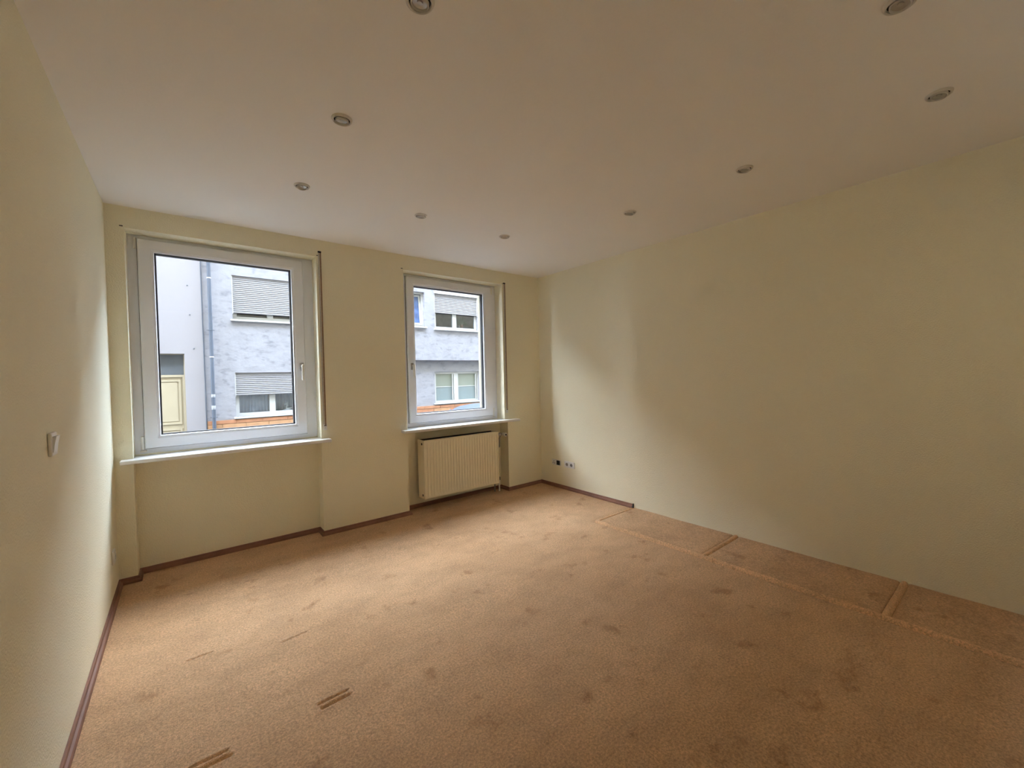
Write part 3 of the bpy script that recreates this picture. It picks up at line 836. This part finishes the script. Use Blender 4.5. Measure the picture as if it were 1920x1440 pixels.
# --- house with the cream door
LY = FY - 0.02
lh = tag(empty('smooth_house', (-2.5, LY, GY)), 'smooth pale house across the street with a cream panelled door', 'building')
DO = (-1.12, 0.062, GY + 0.17, 2.03)
MB().holed(-18.0, 0.448, GY, SKY_TOP, LY, LY + 0.3, [DO]).build('wall', MT['plaster_s'], lh, weld=False)
MB().box(-17.9, 0.42, LY + 0.8, LY + 6, GY, SKY_TOP - 0.02).build('room_back', MT['room'], lh)
MB().prism([(LY - 0.35, SKY_TOP), (FY + 6.2, SKY_TOP), (FY + 2.9, SKY_TOP + 1.3)], 'x', -18.0, 0.448).build('roof', MT['roof'], lh)
DY = LY + 0.10
fr = MB().holed(DO[0], DO[1], DO[2], DO[3], DY, DY + 0.10, [(DO[0] + 0.05, DO[1] - 0.05, DO[2], 1.46), (DO[0] + 0.05, DO[1] - 0.02, 1.515, DO[3] - 0.02)]).build('door_frame', MT['door'], lh)
MB().box(DO[0] + 0.04, DO[1] - 0.015, DY + 0.04, DY + 0.055, 1.505, DO[3] - 0.01).build('transom_pane', MT['tglass'], lh)
for a, c in ((DO[0] + 0.052, -0.532), (-0.528, DO[1] - 0.052)):
    leaf = MB().box(a, c, DY + 0.03, DY + 0.075, DO[2] + 0.01, 1.458).build('door_leaf', MT['door'], lh)
    for z0, z1 in ((0.30, 1.395), (-0.66, 0.20)):
        MB().holed(a + 0.035, c - 0.035, z0, z1, DY + 0.012, DY + 0.031, [(a + 0.075, c - 0.075, z0 + 0.045, z1 - 0.045)]).build('panel_moulding', MT['door'], lh)
        MB().box(a + 0.10, c - 0.10, DY + 0.020, DY + 0.031, z0 + 0.07, z1 - 0.07, 0.006).build('raised_panel', MT['door'], lh)
MB().box(-0.56, -0.50, DY + 0.005, DY + 0.031, DO[2] + 0.01, 1.458, 0.006).build('cover_strip', MT['door'], lh)
MB().lathe([(0.012, 0), (0.012, 0.03), (0.028, 0.04), (0.03, 0.055), (0.02, 0.066), (0, 0.068)], 16, Matrix.Translation((-0.44, DY + 0.03, 0.22)) @ Matrix.Rotation(PI / 2, 4, 'X')).build('door_knob', MT['chrome'], lh, smooth=True)
MB().box(DO[0] - 0.1, DO[1] + 0.1, LY - 0.15, LY + 0.25, GY, DO[2] - 0.001, 0.01).build('doorstep', MT['paving'], lh)
MB().tube([(0.452, LY - 0.012, GY + 0.1), (0.455, LY - 0.012, 1.5), (0.448, LY - 0.012, 3.0), (0.45, LY - 0.012, SKY_TOP - 0.2)], 0.011, 8).build('wall_cable', MT['pipe'], lh, smooth=True)
for sx_, sz_ in ((0.17, 3.72), (0.20, 3.0), (0.26, 2.16)):
    MB().lathe([(0.014, 0), (0.012, 0.012), (0, 0.014)], 10, Matrix.Translation((sx_, LY + 0.001, sz_)) @ Matrix.Rotation(PI / 2, 4, 'X')).build('wall_bolt', MT['pipe'], lh)

# --- things behind the windows opposite
def curtain(x0, x1, z0, z1, y, label):
    n = int((x1 - x0) / 0.012)
    v = []
    for z, k in ((z0, 1.0), ((z0 + z1) / 2, 0.9), (z1, 0.7)):
        for i in range(n + 1):
            x = x0 + (x1 - x0) * i / n
            v.append((x, y + 0.022 * k * math.sin(x * 78) + 0.008 * math.sin(x * 29), z))
    f = [[j * (n + 1) + i, j * (n + 1) + i + 1, (j + 1) * (n + 1) + i + 1, (j + 1) * (n + 1) + i] for j in range(2) for i in range(n)]
    o = MB().poly(v, f).build('curtain', MT['curtain'], smooth=True)
    sol = o.modifiers.new('cloth', 'SOLIDIFY'); sol.thickness = 0.002
    return tag(o, label, 'curtain', 'net curtains in the house opposite')
curtain(1.17, 1.90, 0.48, 1.40, FY + 0.24, 'grey pleated curtain behind the lower opposite window, nearer the rain pipe')
curtain(2.02, 2.80, 0.48, 1.40, FY + 0.42, 'grey pleated curtain behind the white figurine in the opposite window')
fg = MB()
T = Matrix.Translation((2.33, FY + 0.27, 0.475))
fg.lathe([(0.10, 0), (0.105, 0.012), (0.07, 0.025), (0.03, 0.03), (0, 0.031)], 20, T)
fg.tube([T @ Vector(p) for p in ((-0.01, 0, 0.02), (-0.02, 0, 0.08), (0.01, 0, 0.13), (-0.03, 0, 0.17), (-0.07, 0, 0.16))], 0.024, 10)
fg.tube([T @ Vector(p) for p in ((0.0, 0, 0.12), (0.0, 0, 0.20), (0.02, 0, 0.235))], 0.016, 8)
fg.tube([T @ Vector(p) for p in ((-0.01, 0, 0.05), (0.06, 0, 0.045), (0.12, 0, 0.06))], 0.016, 8)
tag(fg.build('figurine', MT['figure'], smooth=True), 'small white animal figurine on the window ledge opposite', 'figurine')
# ledge for figurine and plant
MB().box(1.10, 2.86, FY + 0.19, FY + 0.45, 0.435, 0.475).build('inner_ledge', MT['outwhite'], house)
LZ = D_[2] + 0.11
MB().box(D_[0] + 0.02, D_[1] - 0.02, BY + 0.17, BY + 0.45, LZ - 0.04, LZ).build('inner_ledge', MT['outwhite'], house)
pl = tag(empty('potted_plant', (8.13, BY + 0.30, LZ)), 'spiky green pot plant behind the upper window opposite', 'plant')
MB().lathe([(0.05, 0), (0.065, 0.11), (0.07, 0.11), (0.07, 0.13), (0.06, 0.13), (0.055, 0.10), (0, 0.10)], 18, Matrix.Translation((8.13, BY + 0.30, LZ))).build('pot', MT['pot'], pl, smooth=True)
lf = MB()
for k in range(15):
    a = PI * (0.06 + 0.88 * k / 14); yy = random.uniform(-0.06, 0.06); L_ = random.uniform(0.24, 0.36)
    c = Vector((8.13, BY + 0.30, LZ + 0.11)); d = Vector((math.cos(a), yy, math.sin(a))).normalized(); s_ = Vector((-d.z, 0, d.x)) * 0.012
    m_ = c + d * L_ * 0.55; t_ = c + d * L_ + Vector((0, 0, -0.05 * abs(math.cos(a))))
    off = Vector((0, 0.003, 0))
    lf.poly([c - s_ * .5, m_ - s_, t_, m_ + s_, c + s_ * .5, c - s_ * .5 + off, m_ - s_ + off, t_ + off, m_ + s_ + off, c + s_ * .5 + off],
            [[0, 1, 2, 3, 4], [9, 8, 7, 6, 5], [0, 5, 6, 1], [1, 6, 7, 2], [2, 7, 8, 3], [3, 8, 9, 4], [4, 9, 5, 0]])
tag(lf.build('leaves', MT['leaf'], pl), kind='stuff')

# --- parked car
CX, CY, CZ = 7.6, 10.25, -1.0
car = tag(empty('parked_car', (CX, CY, CZ)), 'blue-grey hatchback parked across the street, only its roof showing above the sill', 'car')
def loft(sections, name, mat):
    """sections: list of (x, [(half width, z)...]) from bottom to top on one side"""
    v, f = [], []
    for x, pr in sections:
        ring = [(CX + x, CY - w, CZ + z) for w, z in pr] + [(CX + x, CY + w, CZ + z) for w, z in reversed(pr)]
        v += ring
    n = len(sections[0][1]) * 2
    for i in range(len(sections) - 1):
        for k in range(n):
            f.append([i * n + k, i * n + (k + 1) % n, (i + 1) * n + (k + 1) % n, (i + 1) * n + k])
    f += [list(range(n)), [(len(sections) - 1) * n + k for k in range(n - 1, -1, -1)]]
    return MB().poly(v, f).build(name, mat, car, smooth=True, angle=50)
def bsec(x, w, belt, low=0.22):
    return (x, [(w * 0.86, low), (w * 0.97, low + 0.12), (w, 0.55), (w * 0.985, belt - 0.10), (w * 0.93, belt - 0.015), (w * 0.80, belt)])
loft([bsec(-2.05, 0.62, 0.72, 0.34), bsec(-1.98, 0.76, 0.82, 0.27), bsec(-1.7, 0.85, 0.92), bsec(-0.9, 0.88, 0.96), bsec(0.2, 0.88, 0.95), bsec(0.95, 0.88, 0.93), bsec(1.55, 0.84, 0.84), bsec(1.95, 0.74, 0.72, 0.26), bsec(2.05, 0.60, 0.62, 0.34)], 'body', MT['paint'])
def gsec(x, zt, w0, w1, zb=0.93):
    return (x, [(w0, zb - 0.03), (w0 * 0.99, zb), (w1 + (w0 - w1) * 0.35, zb + (zt - zb) * 0.62), (w1, zb + (zt - zb) * 0.90), (w1 * 0.9, zt - 0.02), (w1 * 0.75, zt - 0.015)])
loft([gsec(-1.72, 0.98, 0.70, 0.66), gsec(-1.32, 1.31, 0.78, 0.62), gsec(-1.0, 1.425, 0.80, 0.60), gsec(-0.5, 1.468, 0.81, 0.60), gsec(0.1, 1.46, 0.81, 0.60), gsec(0.5, 1.40, 0.80, 0.58), gsec(0.95, 1.16, 0.78, 0.62), gsec(1.25, 0.965, 0.74, 0.68)], 'greenhouse_glass', MT['cglass'])
rs = []
for x, zt, w in ((-1.42, 1.285, 0.58), (-1.2, 1.385, 0.62), (-1.0, 1.437, 0.635), (-0.5, 1.485, 0.64), (0.1, 1.478, 0.635), (0.45, 1.425, 0.62)):
    rs.append((x, [(w, zt - 0.075), (w * 0.985, zt - 0.04), (w * 0.90, zt - 0.012), (w * 0.6, zt), (w * 0.25, zt + 0.006), (0.02, zt + 0.007)]))
loft(rs, 'roof_panel', MT['paint'])
for s in (-1, 1):
    for xa, za, xb, zb_, wa, wb in ((0.45, 1.39, 1.28, 0.93, 0.60, 0.77), (-0.25, 1.44, -0.22, 0.93, 0.635, 0.825), (-1.3, 1.33, -1.72, 0.93, 0.60, 0.75)):
        MB().tube([(CX + xa, CY + s * wa, CZ + za), (CX + (xa + xb) / 2, CY + s * ((wa + wb) / 2 + 0.02), CZ + (za + zb_) / 2), (CX + xb, CY + s * wb, CZ + zb_)], 0.035, 8).build('pillar', MT['paint'], car, smooth=True)
    MB().box(CX + 0.72, CX + 0.90, CY + s * 0.98 - 0.09, CY + s * 0.98 + 0.09, CZ + 0.93, CZ + 1.06, 0.03, 3).build('wing_mirror', MT['paint'], car)
    for x in (-1.28, 1.28):
        wm = Matrix.Translation((CX + x, CY + s * 0.70, CZ + 0.31)) @ Matrix.Rotation(-s * PI / 2, 4, 'X')
        ty = MB().lathe([(0.20, 0.0), (0.29, 0.0), (0.31, 0.03), (0.31, 0.16), (0.29, 0.19), (0.20, 0.19)], 28, wm).build('tyre', MT['tyre'], car, smooth=True)
        MB().lathe([(0.20, 0.02), (0.205, 0.17), (0.19, 0.172), (0.06, 0.16), (0.05, 0.18), (0, 0.182)], 20, wm).build('wheel_rim', MT['chrome'], car, smooth=True)
